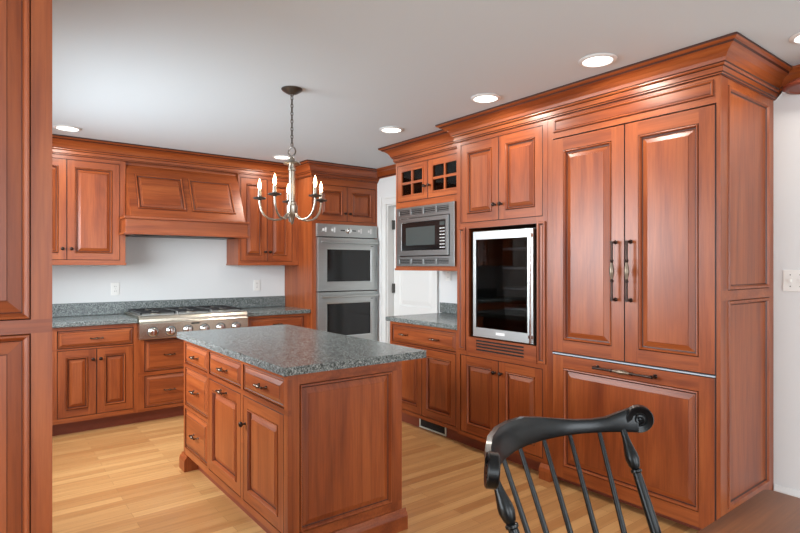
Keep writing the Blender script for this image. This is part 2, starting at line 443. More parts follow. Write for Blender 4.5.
# ------------------------------------------------------------------ cabinet fronts
def raised(x0, x1, z0, z1, s=0.058, M=None, y=0.0, th=0.02, bev=0.026, mould=0.014):
    mb = MB(M); Y = lambda v: y + v
    W = 'W'
    # slab edge
    mb.rings(x0, x1, z0, z1, [(0, Y(th), W), (0, Y(.003), 'glaze'), (.0025, Y(0), 'glaze')], 'glaze')
    mb.f.pop(); mb.m.pop(); mb.sm.pop()
    e = .0025
    a, b, c, d = x0 + e, x1 - e, z0 + e, z1 - e
    i, j, k, l = x0 + s, x1 - s, z0 + s, z1 - s
    yy = Y(0)
    mb.add([(a, yy, c), (i, yy, c), (i, yy, d), (a, yy, d)], [(0, 1, 2, 3)], 'cherry_z')
    mb.add([(j, yy, c), (b, yy, c), (b, yy, d), (j, yy, d)], [(0, 1, 2, 3)], 'cherry_z')
    mb.add([(i, yy, c), (j, yy, c), (j, yy, k), (i, yy, k)], [(0, 1, 2, 3)], 'cherry_x')
    mb.add([(i, yy, l), (j, yy, l), (j, yy, d), (i, yy, d)], [(0, 1, 2, 3)], 'cherry_x')
    m = mould
    mb.rings(i, j, k, l, [(0, Y(0), W), (.0035, Y(.004), 'glaze'), (.005, Y(-.004), W), (m * .6, Y(-.005), W), (m * .85, Y(.003), W), (m, Y(.013), W), (m + .0055, Y(.0140), 'glaze'),
                          (m + .0055 + bev, Y(.0040), W), (m + .0065 + bev, Y(.0015), W)], 'cherry_z')
    return mb
def door(parent, x0, x1, z0, z1, kn=None, s=0.058, M=None, g=0.0014, y=0.0, bev=0.024, mould=0.014, name='door'):
    o = raised(x0 + g, x1 - g, z0 + g, z1 - g, s, M, y, bev=bev, mould=mould).build(name, parent)
    if kn: knob(o, kn[0], kn[1], y, M)
    return o
def drawer(parent, x0, x1, z0, z1, pulls=(), M=None, g=0.003, L=0.085, b=0.022):
    a, c, d, e = x0 + g, x1 - g, z0 + g, z1 - g
    mb = MB(M).rings(a, c, d, e, [(0, .02, 'W'), (0, .006, 'glaze'), (.0025, .0045, 'glaze'), (.009, .0035, 'W'), (.012, .0055, 'glaze'), (b + .006, -.002, 'W'), (b + .0075, -.0035, 'glaze')], 'cherry_x')
    o = mb.build('drawer', parent)
    for px in pulls: pull(o, px, (z0 + z1) / 2, L, y=-.0035, M=M)
    return o
def framed(parent, x0, x1, z0, z1, openings, M=None, name='face_frame', y0=0.0, y1=0.02):
    mb = MB(M); cells(mb, x0, x1, z0, z1, openings, y0, y1, 'FRAME')
    # glaze lines lying along each opening's inner edge
    for (a, b, c, d) in openings:
        for q in ((a - .0016, a, c, d), (b, b + .0016, c, d)): mb.box(q[0], q[1], y0 - .0003, y0 + .001, q[2], q[3], 'glaze')
        for q in ((a, b, c - .0016, c), (a, b, d, d + .0016)): mb.box(q[0], q[1], y0 - .0003, y0 + .001, q[2], q[3], 'glaze')
    return mb.build(name, parent)
def carcass(parent, x0, x1, z0, z1, depth, shelves=(), M=None, y0=0.02, back=True, divs=()):
    mb = MB(M); t = .018
    mb.box(x0, x0 + t, y0, depth, z0, z1, 'cherry_z').box(x1 - t, x1, y0, depth, z0, z1, 'cherry_z')
    mb.box(x0 + t, x1 - t, y0, depth, z0, z0 + t, 'cabinet_inside').box(x0 + t, x1 - t, y0, depth, z1 - t, z1, 'cabinet_inside')
    mb.box(x0 + t, x1 - t, depth - .008, depth, z0 + t, z1 - t, 'cabinet_inside')
    for s_ in shelves: mb.box(x0 + t, x1 - t, y0, depth - .01, s_ - t / 2, s_ + t / 2, 'cabinet_inside')
    for s_ in divs: mb.box(s_ - t / 2, s_ + t / 2, y0, depth - .01, z0 + t, z1 - t, 'cabinet_inside')
    return mb.build('carcass', parent)
def toe(parent, x0, x1, y, h, M=None, t=.018):
    return MB(M).box(x0, x1, y, y + t, 0, h, 'toe_wood').build('toe_kick', parent)

R90 = -PI / 2
# ---- range wall, local x = world X - x0
def rx(X, x0): return X - x0
# upper cabinet left of hood
BX = XL + .002
u = thing('wall_cabinet', 'cherry two-door wall cabinet on the left of the wooden hood', 'cabinet', (0, 5.36, 0))
framed(u, BX, 1.03, 1.39, 2.43, [(.165, .58, 1.415, 2.265), (.58, .985, 1.415, 2.265), (BX + .04, .12, 1.415, 2.265)])
carcass(u, BX, 1.03, 1.39, 2.43, .328)
door(u, BX + .04, .12, 1.415, 2.265, (.09, 1.50)); door(u, .165, .58, 1.415, 2.265, (.548, 1.51)); door(u, .58, .985, 1.415, 2.265, (.612, 1.51))
MB().box(BX, 1.036, -.010, .33, 1.372, 1.39, 'cherry_x').build('light_rail', u, .002)
# upper cabinet right of hood
u = thing('wall_cabinet', 'narrower cherry wall cabinet with two doors between the wooden hood and ovens', 'cabinet', (0, 5.36, 0))
framed(u, 2.065, 2.73, 1.39, 2.43, [(2.09, 2.375, 1.415, 2.265), (2.375, 2.66, 1.415, 2.265)])
carcass(u, 2.065, 2.728, 1.39, 2.43, .328)
door(u, 2.09, 2.375, 1.415, 2.265, (2.347, 1.51)); door(u, 2.375, 2.66, 1.415, 2.265, (2.403, 1.51))
MB().box(2.059, 2.728, -.010, .33, 1.372, 1.39, 'cherry_x').build('light_rail', u, .002)
# hood
hd = thing('range_hood', 'cherry wood range hood with two slanted raised panels above the cooktop', 'range hood', (0, 5.36, 0))
SL = math.atan2(.226, .480)
MB().prism([(-.198, 1.795), (.028, 2.275), (.028, 2.43), (.328, 2.43), (.328, 1.795)], 0, 1.035, 2.06, 'cherry_x').build('canopy', hd)
MP = Matrix.Translation((0, -.198, 1.795)) @ Matrix.Rotation(-SL, 4, 'X')
for a, b in ((1.10, 1.515), (1.565, 1.98)):
    m_ = MB(MP); Wd = 'W'
    m_.rings(a, b, .080, .440, [(0, 0, Wd), (.004, -.001, 'glaze'), (.007, -.013, Wd), (.014, -.013, Wd), (.020, -.004, Wd), (.026, -.0005, 'glaze'), (.046, -.008, Wd), (.047, -.010, Wd)], 'cherry_x')
    m_.build('raised_panel', hd)
m_ = MB(); m_.box(.992, 2.080, -.205, -.014, 1.655, 1.775, 'cherry_x')
m_.box(.980, 2.092, -.224, -.014, 1.775, 1.797, 'cherry_x').box(.976, 2.096, -.226, -.014, 1.640, 1.658, 'cherry_x')
m_.build('valance', hd, .003)
MB().box(1.08, 2.02, -.165, .30, 1.640, 1.654, 'black_iron').build('vent_insert', hd, label='dark metal vent insert')

# oven tower
ot = thing('oven_cabinet', 'tall cherry cabinet with two small upper doors enclosing the double oven', 'cabinet', (0, 5.05, 0))
OV = (2.785, 3.525, .50, 1.80)
framed(ot, 2.73, XR, .10, 2.43, [OV, (2.785, 3.16, 1.845, 2.225), (3.16, 3.535, 1.845, 2.225), (2.785, 3.535, .16, .46)])
carcass(ot, 2.73, XR - .002, .10, 2.43, .636, (.485, 1.822))
door(ot, 2.785, 3.16, 1.845, 2.225, (3.128, 1.93)); door(ot, 3.16, 3.535, 1.845, 2.225, (3.192, 1.93))
drawer(ot, 2.785, 3.535, .16, .46, (3.16,))
toe(ot, 2.73, XR - .002, .075, .10)
ov = thing('double_oven', 'stainless steel built-in double wall oven with dark windows', 'oven', (0, 5.05, 0))
MB().box(2.80, 3.51, .0, .55, .515, 1.785, 'black_iron').build('housing', ov)
f = MB().box(2.772, 3.538, -.030, -.001, 1.675, 1.81, 'steel').build('control_panel', ov, .003)
for x, k in ((2.868, 1), (2.975, 0), (3.31, 0), (3.44, 1)):
    m_ = MB(); m_.box(x - .028, x - .006, -.0315, -.030, 1.735, 1.760, 'icon_white').box(x + .004, x + .018, -.0315, -.030, 1.722, 1.774, 'icon_white')
    m_.build('control_symbol', f, label='small white control symbol')
MB().box(3.06, 3.115, -.0315, -.030, 1.742, 1.752, 'black_panel').build('display_slot', f)
MB().box(3.205, 3.255, -.0315, -.030, 1.742, 1.752, 'black_panel').build('display_slot', f)
MB().lathe([(.034, 0), (.034, .004), (.026, .010), (.026, .022), (.020, .026), (0, .026)], 'chrome', (3.16, -.030, 1.745), (0, -1, 0), 24).build('dial', f)
for z0, z1 in ((1.10, 1.665), (.52, 1.09)):
    dd = MB(); wx = (2.878, 3.452, z0 + .088, z1 - .112)
    cells(dd, 2.776, 3.534, z0, z1, [wx], -.045, -.004, 'steel')
    do = dd.build('oven_door', ov, .002)
    MB().rings(*wx, [(0, -.045, 'steel'), (.012, -.038, 'steel'), (.014, -.030, 'black_panel')], 'black_panel').build('window', do, label='dark oven window glass')
    hb = MB().tube([(2.80, -.085, z1 - .048), (3.51, -.085, z1 - .048)], .013, 'steel', 14)
    for x in (2.825, 3.485): hb.tube([(x, -.044, z1 - .048), (x, -.085, z1 - .048)], .010, 'steel', 10)
    hb.build('handle', do)
    MB().box(3.44, 3.475, -.0462, -.045, z1 - .085, z1 - .078, 'slot_dark').build('badge', do)

# base cabinets, face at Y=5.095
YBF = 5.095; DB = YB - YBF - .003
b1 = thing('base_cabinet', 'cherry base cabinet with one wide drawer over two doors, left of the cooktop', 'cabinet', (0, YBF, 0))
framed(b1, BX, 1.075, .105, .873, [(.485, 1.04, .70, .842), (.485, .762, .145, .685), (.762, 1.04, .145, .685), (BX + .05, .40, .145, .842)])
carcass(b1, BX, 1.075, .105, .873, DB)
drawer(b1, .485, 1.04, .70, .842, (.762,)); door(b1, .485, .762, .145, .685, (.735, .60)); door(b1, .762, 1.04, .145, .685, (.79, .60))
door(b1, BX + .05, .40, .145, .842, (.36, .75)); toe(b1, BX, 1.075, .07, .105)
b2 = thing('base_cabinet', 'cherry base cabinet with stacked drawers directly under the gas cooktop', 'cabinet', (0, YBF, 0))
op = [(1.13, 1.535, .445, .72), (1.13, 1.535, .135, .41), (1.575, 1.98, .445, .72), (1.575, 1.98, .135, .41)]
framed(b2, 1.075, 2.03, .105, .735, op)
carcass(b2, 1.077, 2.028, .105, .735, DB)
for q in op: drawer(b2, *q, ((q[0] + q[1]) / 2,), b=.026)
toe(b2, 1.075, 2.03, .07, .105)
b3 = thing('base_cabinet', 'cherry base cabinet right of the cooktop, mostly hidden behind the island', 'cabinet', (0, YBF, 0))
framed(b3, 2.03, 2.728, .105, .873, [(2.07, 2.66, .715, .85), (2.07, 2.365, .145, .70), (2.365, 2.66, .145, .70)])
carcass(b3, 2.032, 2.728, .105, .873, DB)
drawer(b3, 2.07, 2.66, .715, .85, (2.365,)); door(b3, 2.07, 2.365, .145, .70, (2.335, .61)); door(b3, 2.365, 2.66, .145, .70, (2.395, .61))
toe(b3, 2.03, 2.728, .07, .105)
# counters
tag(MB().box(BX, 1.068, 5.065, YB - .003, .876, .914, 'granite').build('countertop', None, .005), 'speckled grey granite countertop to the left of the cooktop', 'countertop')
tag(MB().box(2.033, 2.727, 5.065, YB - .003, .876, .914, 'granite').build('countertop', None, .005), 'short dark granite countertop between the cooktop and ovens', 'countertop')
tag(MB().box(BX, 2.727, YB - .023, YB - .002, .916, 1.03, 'granite').build('backsplash', None, .002), 'long low granite backsplash strip on the wall behind the cooktop', 'backsplash')

# cooktop
ck = thing('cooktop', 'stainless steel gas cooktop with six knobs and black grates', 'cooktop', (0, 5.02, 0))
MB().prism([(0, .735), (.0, .872), (.012, .884), (.014, .905), (.024, .928), (.05, .934), (.62, .934), (.62, .918), (.05, .880), (.05, .735)], 0, 1.072, 2.029, 'steel_warm').build('housing', ck, .002)
MB().box(1.095, 2.006, .075, .595, .9345, .9385, 'steel').build('burner_pan', ck)
for k in range(6):
    x = 1.180 + k * .1465
    kb = MB().lathe([(.038, 0), (.038, .003), (.033, .006), (.030, .012), (.029, .036), (.024, .042), (0, .043)], 'chrome', (x, 0, .796), (0, -1, 0), 24).build('knob', ck)
    MB().box(x - .0035, x + .0035, -.050, -.041, .776, .818, 'chrome').build('grip', kb)
    MB().lathe([(.045, 0), (.045, .0025), (.0385, .003)], 'slot_dark', (x, -.0002, .796), (0, -1, 0), 28, cap=False).build('bezel', kb, label='dark ring round the knob')
MB().box(1.50, 1.575, -.0015, 0, .845, .858, 'black_panel').build('badge', ck, label='tiny dark maker plate')
for xx in (1.3995, 1.7045): MB().box(xx - .006, xx + .004, .06, .60, .9385, .958, 'steel_divider').build('divider', ck)
for k in range(3):
    gx = 1.10 + k * .305; g = MB(); x0, x1 = gx, gx + .29; ya, yb = .09, .58; zt = .962
    for q in ((x0, x1, ya, ya + .012), (x0, x1, yb - .012, yb), (x0, x0 + .012, ya, yb), (x1 - .012, x1, ya, yb), (x0, x1, .329, .341)):
        g.box(q[0], q[1], q[2], q[3], zt - .012, zt, 'black_iron')
    for by in (.21, .46):
        cx = (x0 + x1) / 2
        for dx, dy in ((1, 0), (-1, 0), (0, 1), (0, -1)):
            g.box(min(cx + dx * .03, cx + dx * .14) - (.006 if dx == 0 else 0), max(cx + dx * .03, cx + dx * .14) + (.006 if dx == 0 else 0),
                  min(by + dy * .03, by + dy * .118) - (.006 if dy == 0 else 0), max(by + dy * .03, by + dy * .118) + (.006 if dy == 0 else 0), zt - .010, zt + .002, 'black_iron')
    for fx in (x0 + .006, x1 - .006):
        for fy in (ya + .006, yb - .006): g.box(fx - .006, fx + .006, fy - .006, fy + .006, .9385, zt - .010, 'black_iron')
    g.build('grate', ck, .002)
    for by in (.21, .46):
        MB().lathe([(.052, 0), (.052, .006), (.036, .008), (.036, .014), (.030, .018), (0, .019)], 'pewter', ((x0 + x1) / 2, by, .9385), seg=20).build('burner', ck)

# outlets on the range wall
def outlet(X, Z, label, grp=None):
    t = thing('wall_outlet', label, 'outlet', (X, YB, 0), 0, grp)
    p = MB().box(-.036, .036, -.006, 0, Z - .058, Z + .058, 'plastic_white').build('plate', t, .002)
    m = MB()
    for dz in (-.022, .022):
        m.box(-.016, .016, -.0078, -.006, Z + dz - .014, Z + dz + .014, 'plastic_white')
        m.box(-.008, -.005, -.0082, -.0078, Z + dz - .004, Z + dz + .006, 'slot_dark').box(.005, .008, -.0082, -.0078, Z + dz - .004, Z + dz + .006, 'slot_dark')
    m.box(-.002, .002, -.0075, -.006, Z - .002, Z + .002, 'slot_dark')
    m.build('sockets', t)
outlet(1.005, 1.15, 'white outlet on the wall above the left countertop')
outlet(2.40, 1.155, 'white outlet on the wall at the right end of the cooktop')
t = thing('wall_outlet', 'white outlet on the side wall beneath the microwave', 'outlet', (XR, 3.865, 0), R90)
MB().box(-.036, .036, -.006, 0, 1.22, 1.335, 'plastic_white').build('plate', t, .002)
m = MB()
for dz in (1.256, 1.30):
    m.box(-.016, .016, -.0078, -.006, dz - .014, dz + .014, 'plastic_white').box(-.008, -.005, -.0082, -.0078, dz - .004, dz + .006, 'slot_dark').box(.005, .008, -.0082, -.0078, dz - .004, dz + .006, 'slot_dark')
m.build('sockets', t)
t = thing('light_switch', 'white double switch plate on the wall right of the refrigerator', 'switch', (XR, 1.055, 0), R90)
MB().box(-.058, .058, -.006, 0, 1.222, 1.341, 'plastic_white').build('plate', t, .002)
for sx in (-.023, .023):
    MB().box(sx - .005, sx + .005, -.016, -.006, 1.274, 1.292, 'plastic_white').build('toggle', t)
    for zz in (1.250, 1.314): MB().lathe([(.003, 0), (.003, .001), (0, .0012)], 'slot_dark', (sx, -.006, zz), (0, -1, 0), 10).build('screw', t)

# ------------------------------------------------------------------ right run (fronts face -X); local x = Yref - Y
# side base cabinet
YS = 3.915; XB = 2.90
sb = thing('base_cabinet', 'cherry base cabinet with wide two-pull drawer under the microwave nook', 'cabinet', (XB, YS, 0), R90)
L = lambda Y: YS - Y
framed(sb, 0, YS - 3.022, .095, .873, [(L(3.885), L(3.065), .70, .848), (L(3.885), L(3.475), .125, .685), (L(3.475), L(3.065), .125, .685)])
carcass(sb, 0, YS - 3.022, .095, .873, XR - XB - .003)
drawer(sb, L(3.885), L(3.065), .70, .848, (L(3.70), L(3.30)))
door(sb, L(3.885), L(3.475), .125, .685, (L(3.505), .63)); door(sb, L(3.475), L(3.065), .125, .685, (L(3.445), .63))
toe(sb, 0, YS - 3.022, .045, .095)
tag(MB().box(2.868, XR - .003, 3.022, 3.945, .876, .914, 'granite').build('countertop', None, .006), 'light grey granite countertop in the nook below the microwave', 'countertop')
tag(MB().box(XR - .024, XR - .003, 3.022, 3.965, .916, 1.012, 'granite').build('backsplash', None, .002), 'short granite backsplash on the side wall behind the microwave nook', 'backsplash')
rg = thing('floor_register', 'grey metal vent grille in the toe kick under the nook cabinet', 'vent', (2.943, 3.55, 0), R90)
MB().box(0, .33, -.006, .001, .008, .020, 'register_grey').box(0, .33, -.006, .001, .080, .090, 'register_grey').box(0, .012, -.006, .001, .020, .080, 'register_grey').box(.318, .33, -.006, .001, .020, .080, 'register_grey').build('frame', rg)
m = MB().box(.012, .318, -.001, .001, .02, .08, 'dark_hole')
for k in range(24): m.box(.018 + k * .0128, .021 + k * .0128, -.003, -.001, .02, .08, 'slot_dark')
m.build('louvers', rg)

# microwave cabinet
mc = thing('microwave_cabinet', 'cherry wall cabinet with two small four-pane glass doors around the microwave', 'cabinet', (3.0, 3.96, 0), R90)
L = lambda Y: 3.96 - Y
MWO = (L(3.90), L(3.19), 1.39, 1.85)
framed(mc, 0, .938, 1.345, 2.43, [MWO, (L(3.94), L(3.515), 1.935, 2.262), (L(3.515), L(3.09), 1.935, 2.262)])
carcass(mc, 0, .938, 1.345, 2.43, XR - 3.0 - .003, (1.895, 2.09))
MB().box(-.004, .934, -.012, .02, 1.325, 1.345, 'cherry_x').box(-.004, .934, .02, .555, 1.325, 1.345, 'cherry_x').build('light_rail', mc, .002)
for x0, x1, kx in ((L(3.94), L(3.515), L(3.515) - .03), (L(3.515), L(3.09), L(3.515) + .03)):
    a, b, c, d = x0 + .003, x1 - .003, 1.938, 2.259; s = .064; m = MB()
    i, j, k, l = a + s, b - s, c + s - .012, d - s + .010
    hole = [(i, j, k, l)]
    cells(m, a, b, c, d, hole, 0, .02, 'FRAME')
    m.box(a, a + .002, -.0004, 0, c, d, 'glaze').box(b - .002, b, -.0004, 0, c, d, 'glaze').box(a, b, -.0004, 0, c, c + .002, 'glaze').box(a, b, -.0004, 0, d - .002, d, 'glaze')
    for q in ((i - .010, i + .002, k - .010, l + .010), (j - .002, j + .010, k - .010, l + .010), (i, j, k - .010, k + .002), (i, j, l - .002, l + .010)): m.box(q[0], q[1], -.005, .002, q[2], q[3], 'cherry_z')
    xm, zm = (i + j) / 2, (k + l) / 2
    m.box(xm - .010, xm + .010, -.002, .014, k, l, 'cherry_z').box(i, j, -.0015, .0135, zm - .010, zm + .010, 'cherry_x')
    do = m.build('door', mc)
    MB().box(i, j, .010, .013, k, l, 'glass_dark').build('glass_pane', do)
    knob(do, kx, 2.045, 0)
mw = thing('microwave', 'black and stainless built-in microwave with vented steel trim frame', 'microwave', (3.0, 3.96, 0), R90)
a, b, c, d = L(3.925), L(3.165), 1.362, 1.878
m = MB(); inner = (a + .045, b - .055, c + .085, d - .095)
sl = []
for k in range(4):
    xx = a + .045 + k * .168
    sl += [(xx, xx + .145, d - .068, d - .022), (xx, xx + .145, c + .022, c + .062)]
cells(m, a, b, c, d, [inner] + sl, -.022, -.001, 'steel_dark')
fr = m.build('trim_frame', mw, .0015)
for (p, q, r, s_) in sl:
    m = MB().box(p, q, -.004, -.002, r, s_, 'dark_hole')
    for k in range(3):
        zz = r + (k + .5) * (s_ - r) / 3; m.box(p, q, -.018, -.004, zz - .003, zz + .003, 'steel_dark')
    m.build('louver', fr)
MB().box(a + .05, b - .06, .0, .40, c + .09, d - .10, 'black_iron').build('housing', mw)
p, q, r, s_ = inner
dm = MB(); xk = q - .125
cells(dm, p + .006, q - .006, r + .006, s_ - .006, [(p + .045, q - .035, r + .05, s_ - .04)], -.032, -.002, 'steel_dark')
dmo = dm.build('oven_door', mw, .0015)
MB().box(p + .046, q - .036, -.030, -.006, r + .051, s_ - .041, 'black_panel').build('door_glass', dmo, .002)
MB().box(p + .105, xk - .045, -.0312, -.0302, r + .095, s_ - .085, 'screen_grey').build('window', dmo, label='grey mesh viewing window')
m = MB().box(xk + .015, xk + .075, -.0312, -.0302, s_ - .085, s_ - .055, 'screen_grey')
for rr in range(7):
    for cc in range(3): m.box(xk + .016 + cc * .022, xk + .028 + cc * .022, -.0312, -.0302, r + .066 + rr * .026, r + .074 + rr * .026, 'icon_white')
m.build('keypad', dmo, label='keypad with small white buttons')
MB().box(q - .115, q - .04, -.034, -.032, r + .018, r + .036, 'steel_dark').build('badge', dmo)

# wine cooler tower
YT = 3.02
wc = thing('wine_cooler_cabinet', 'tall cherry cabinet with upper and lower doors framing the wine cooler', 'cabinet', (2.87, YT, 0), R90)
L = lambda Y: YT - Y
WO = (L(2.895), L(2.275), .842, 1.640)
framed(wc, 0, YT - 2.187, .095, 2.43, [WO, (L(2.98), L(2.603), 1.685, 2.270), (L(2.603), L(2.225), 1.685, 2.270), (L(2.985), L(2.603), .125, .700), (L(2.603), L(2.225), .125, .700)])
carcass(wc, 0, YT - 2.187, .095, 2.43, XR - 2.87 - .003, (.828, 1.662))
for z0, z1, kz in ((1.685, 2.270, 1.795), (.125, .700, .615)):
    door(wc, L(2.98), L(2.603), z0, z1, (L(2.603) - .030, kz), .062); door(wc, L(2.603), L(2.225), z0, z1, (L(2.603) + .030, kz), .062)
for p0, p1 in ((L(2.995), L(2.925)), (L(2.262), L(2.198))):
    MB().rings(p0, p1, .735, 1.650, [(0, 0, 'W'), (0, -.006, 'glaze'), (.002, -.012, 'W'), (.005, -.015, 'W'), (.012, -.015, 'W'), (.016, -.006, 'W'), (.021, -.004, 'glaze'), (.024, -.008, 'W')], 'cherry_z').build('pilaster', wc)
m = MB(); slots = [(L(2.815), L(2.375), .751 + k * .0215, .763 + k * .0215) for k in range(4)]
cells(m, L(2.90), L(2.27), .728, .842, slots, -.006, 0, 'FRAME'); m.box(L(2.82), L(2.37), -.0008, -.0002, .748, .830, 'dark_hole')
m.build('vent_grille', wc, label='slotted wooden vent grille')
toe(wc, 0, YT - 2.187, .07, .095)
MB().prism([(-.028, 0), (-.028, .055), (-.022, .075), (-.010, .095), (.08, .095), (.08, 0)], 0, L(2.235), L(2.150), 'cherry_z').build('foot', wc, .003)

wf = thing('wine_cooler', 'stainless framed glass-door wine cooler built into the tall cabinet', 'wine cooler', (2.87, YT, 0), R90)
x0, x1, z0, z1 = L(2.832), L(2.286), .850, 1.615
m = MB(); t = .012
m.box(x0, x0 + t, .012, .55, z0, z1, 'fridge_inside').box(x1 - t, x1, .012, .55, z0, z1, 'fridge_inside').box(x0 + t, x1 - t, .012, .55, z0, z0 + t, 'fridge_inside').box(x0 + t, x1 - t, .012, .55, z1 - t, z1, 'fridge_inside').box(x0 + t, x1 - t, .54, .55, z0 + t, z1 - t, 'fridge_inside')
m.build('housing', wf)
for z in (1.06, 1.20, 1.34, 1.475):
    m = MB().box(x0 + t + .003, x1 - t - .003, .05, .062, z, z + .016, 'shelf_metal')
    for k in range(9): m.box(x0 + .03 + k * .055, x0 + .036 + k * .055, .062, .50, z + .004, z + .009, 'shelf_metal')
    m.build('shelf', wf)
m = MB(); gx = (x0 + .026, x1 - .048, z0 + .070, z1 - .062)
cells(m, x0, x1 - .001, z0 + .004, z1 - .004, [gx], -.020, .008, 'steel')
wd = m.build('door', wf, .002, 'stainless steel door frame')
MB().box(gx[0], gx[1], -.014, -.009, gx[2], gx[3], 'glass_dark').build('glass_pane', wd)
hb = MB().box(x1 - .012, x1 - .001, -.046, -.034, z0 + .01, z1 - .01, 'chrome')
for z in (z0 + .05, z1 - .05): hb.box(x1 - .030, x1 - .001, -.036, -.018, z - .012, z + .012, 'chrome')
hb.build('handle', wd, .002)
MB().box((x0 + x1) / 2 - .05, (x0 + x1) / 2 + .03, -.0212, -.020, z0 + .032, z0 + .050, 'icon_white').build('badge', wd, label='small pale maker plate')

# refrigerator + surround
YR = 2.185
fc = thing('refrigerator_cabinet', 'cherry surround with header strip and two-panel side enclosing the refrigerator', 'cabinet', (2.87, YR, 0), R90)
L = lambda Y: YR - Y
framed(fc, 0, YR - 1.16, .095, 2.43, [(L(2.145), L(1.181), .095, 2.165)])
mm = raised(L(2.14), L(1.19), 2.198, 2.283, .0001)
MB().rings(L(2.14), L(1.19), 2.200, 2.284, [(0, 0, 'W'), (.002, -.002, 'glaze'), (.005, -.009, 'W'), (.010, -.009, 'W'), (.015, -.003, 'W'), (.018, -.001, 'glaze')], 'cherry_x').build('header_panel', fc)
m = MB().box(0, .018, .02, .685, .0, 2.43, 'cherry_z').box(.018, YR - 1.18, .677, .685, 0, 2.43, 'cabinet_inside').box(.018, YR - 1.18, .02, .677, 2.412, 2.43, 'cabinet_inside').box(.018, YR - 1.18, .02, .677, 2.178, 2.194, 'cabinet_inside')
m.build('carcass', fc)
MS = Matrix.Translation((YR - 1.16, 0, 0)) @ Matrix.Rotation(PI / 2, 4, 'Z')     # panel facing -Y : local x -> depth, outward +x
m = MB(MS); side_open = [(.085, .625, 1.240, 2.266), (.085, .625, .15, 1.190)]
cells(m, 0.02, .687, 0, 2.43, side_open, 0.0, .018, 'FRAME')
m.build('side_panel', fc)
for q in side_open:
    m = MB(MS).rings(*q, [(0, 0, 'cherry_z'), (.003, .003, 'glaze'), (.005, -.006, 'cherry_z'), (.016, -.006, 'cherry_z'), (.022, .004, 'cherry_z'), (.027, .010, 'glaze'), (.030, .012, 'cherry_z')], 'cherry_z')
    m.build('inset_panel', fc)
MB().box(0, YR - 1.16, .065, .083, 0, .095, 'toe_wood').build('toe_kick', fc)

rf = thing('refrigerator', 'large panelled built-in refrigerator with two tall cherry doors and bottom freezer drawer', 'refrigerator', (2.87, YR, 0), R90)
MB().box(L(2.130), L(1.195), .03, .62, .10, 2.155, 'fridge_inside').build('housing', rf)
for a, b, hx in ((L(2.145), L(1.659), L(1.712)), (L(1.659), L(1.181), L(1.622))):
    do = door(rf, a, b, .824, 2.160, None, .078, y=-.006, bev=.030, mould=.016, g=.0014)
    pull(do, hx, 1.335, .325, True, y=-.006, big=True)
fd = raised(L(2.143), L(1.183), .045, .810, .078, y=-.006, bev=.030, mould=.016).build('freezer_drawer', rf)
pull(fd, L(1.655), .772, .345, False, y=-.006, big=True)
MB().box(L(2.143), L(1.183), -.007, .02, .8130, .8205, 'strip_metal').build('metal_strip', rf, label='thin bright metal strip between doors and drawer')

# ------------------------------------------------------------------ tall foreground cabinet (end panel faces the camera)
tc_ = thing('tall_cabinet', 'tall cherry cabinet end panel filling the left edge of the photo', 'cabinet', (0, 1.71, 0))
a, b = XL - .1, .152
ops = [(a + .06, b - .047, 1.222, 2.27), (a + .06, b - .047, .16, 1.186)]
m = MB(); cells(m, a, b, 0, 2.43, ops, 0, .018, 'FRAME'); m.build('side_panel', tc_)
for q in ops:
    MB().rings(*q, [(0, 0, 'W'), (.002, .003, 'glaze'), (.004, -.005, 'W'), (.008, -.006, 'W'), (.015, .002, 'W'), (.018, .009, 'W'), (.020, .010, 'glaze'), (.050, .001, 'W'), (.0515, -.0005, 'glaze')], 'cherry_z').build('raised_panel', tc_)
m = MB().box(a, b - .02, YP - 1.71 - .022, YP - 1.71 - .004, 0, 2.43, 'cherry_z').box(a, a + .01, .018, YP - 1.71 - .022, 0, 2.43, 'cabinet_inside').box(a + .01, b - .02, .018, YP - 1.71 - .022, 2.41, 2.43, 'cabinet_inside').box(a + .01, b - .02, .018, YP - 1.71 - .022, .10, .118, 'cabinet_inside')
m.build('carcass', tc_)
MD = Matrix.Translation((b, 0, 0)) @ Matrix.Rotation(PI / 2, 4, 'Z')
W_ = YP - 1.71 - .004
framed(tc_, .018, W_, .10, 2.43, [(.06, W_ - .04, .14, 1.19), (.06, W_ - .04, 1.22, 2.27)], M=MD)
door(tc_, .06, W_ - .04, .14, 1.19, (W_ - .08, 1.05), M=MD); door(tc_, .06, W_ - .04, 1.22, 2.27, (W_ - .08, 1.35), M=MD)

# ------------------------------------------------------------------ island
XI = 1.09; YI0, YI1 = 2.24, 3.81; XI1 = 1.735
isl = thing('kitchen_island', 'cherry kitchen island with drawers and doors on its left side', 'island', (XI, YI1, 0), R90)
L = lambda Y: YI1 - Y
opn = [(L(3.775), L(3.330), .715, .850), (L(3.298), L(2.795), .715, .850), (L(2.762), L(2.280), .715, .850),
       (L(3.775), L(3.330), .436, .688), (L(3.775), L(3.330), .150, .412), (L(3.298), L(2.795), .142, .688), (L(2.762), L(2.280), .142, .688)]
framed(isl, 0, YI1 - YI0, .105, .873, opn)
for q in opn[:5]: drawer(isl, *q, ((q[0] + q[1]) / 2 + .02,), b=.026)
do = door(isl, *opn[5]); pull(do, (opn[5][0] + opn[5][1]) / 2, .655, .085)
do = door(isl, *opn[6], (opn[6][0] + .028, .545))
DI = XI1 - XI
m = MB().box(0, .018, .02, DI, .105, .873, 'cherry_z').box(.018, L(YI0) - .018, DI - .018, DI, .105, .873, 'cherry_z').box(.018, L(YI0) - .018, .02, DI - .018, .105, .123, 'cabinet_inside')
for xx in (L(3.314), L(2.778)): m.box(xx - .009, xx + .009, .02, DI - .018, .123, .873, 'cabinet_inside')
m.build('carcass', isl)
ME = Matrix.Translation((L(YI0), 0, 0)) @ Matrix.Rotation(PI / 2, 4, 'Z')
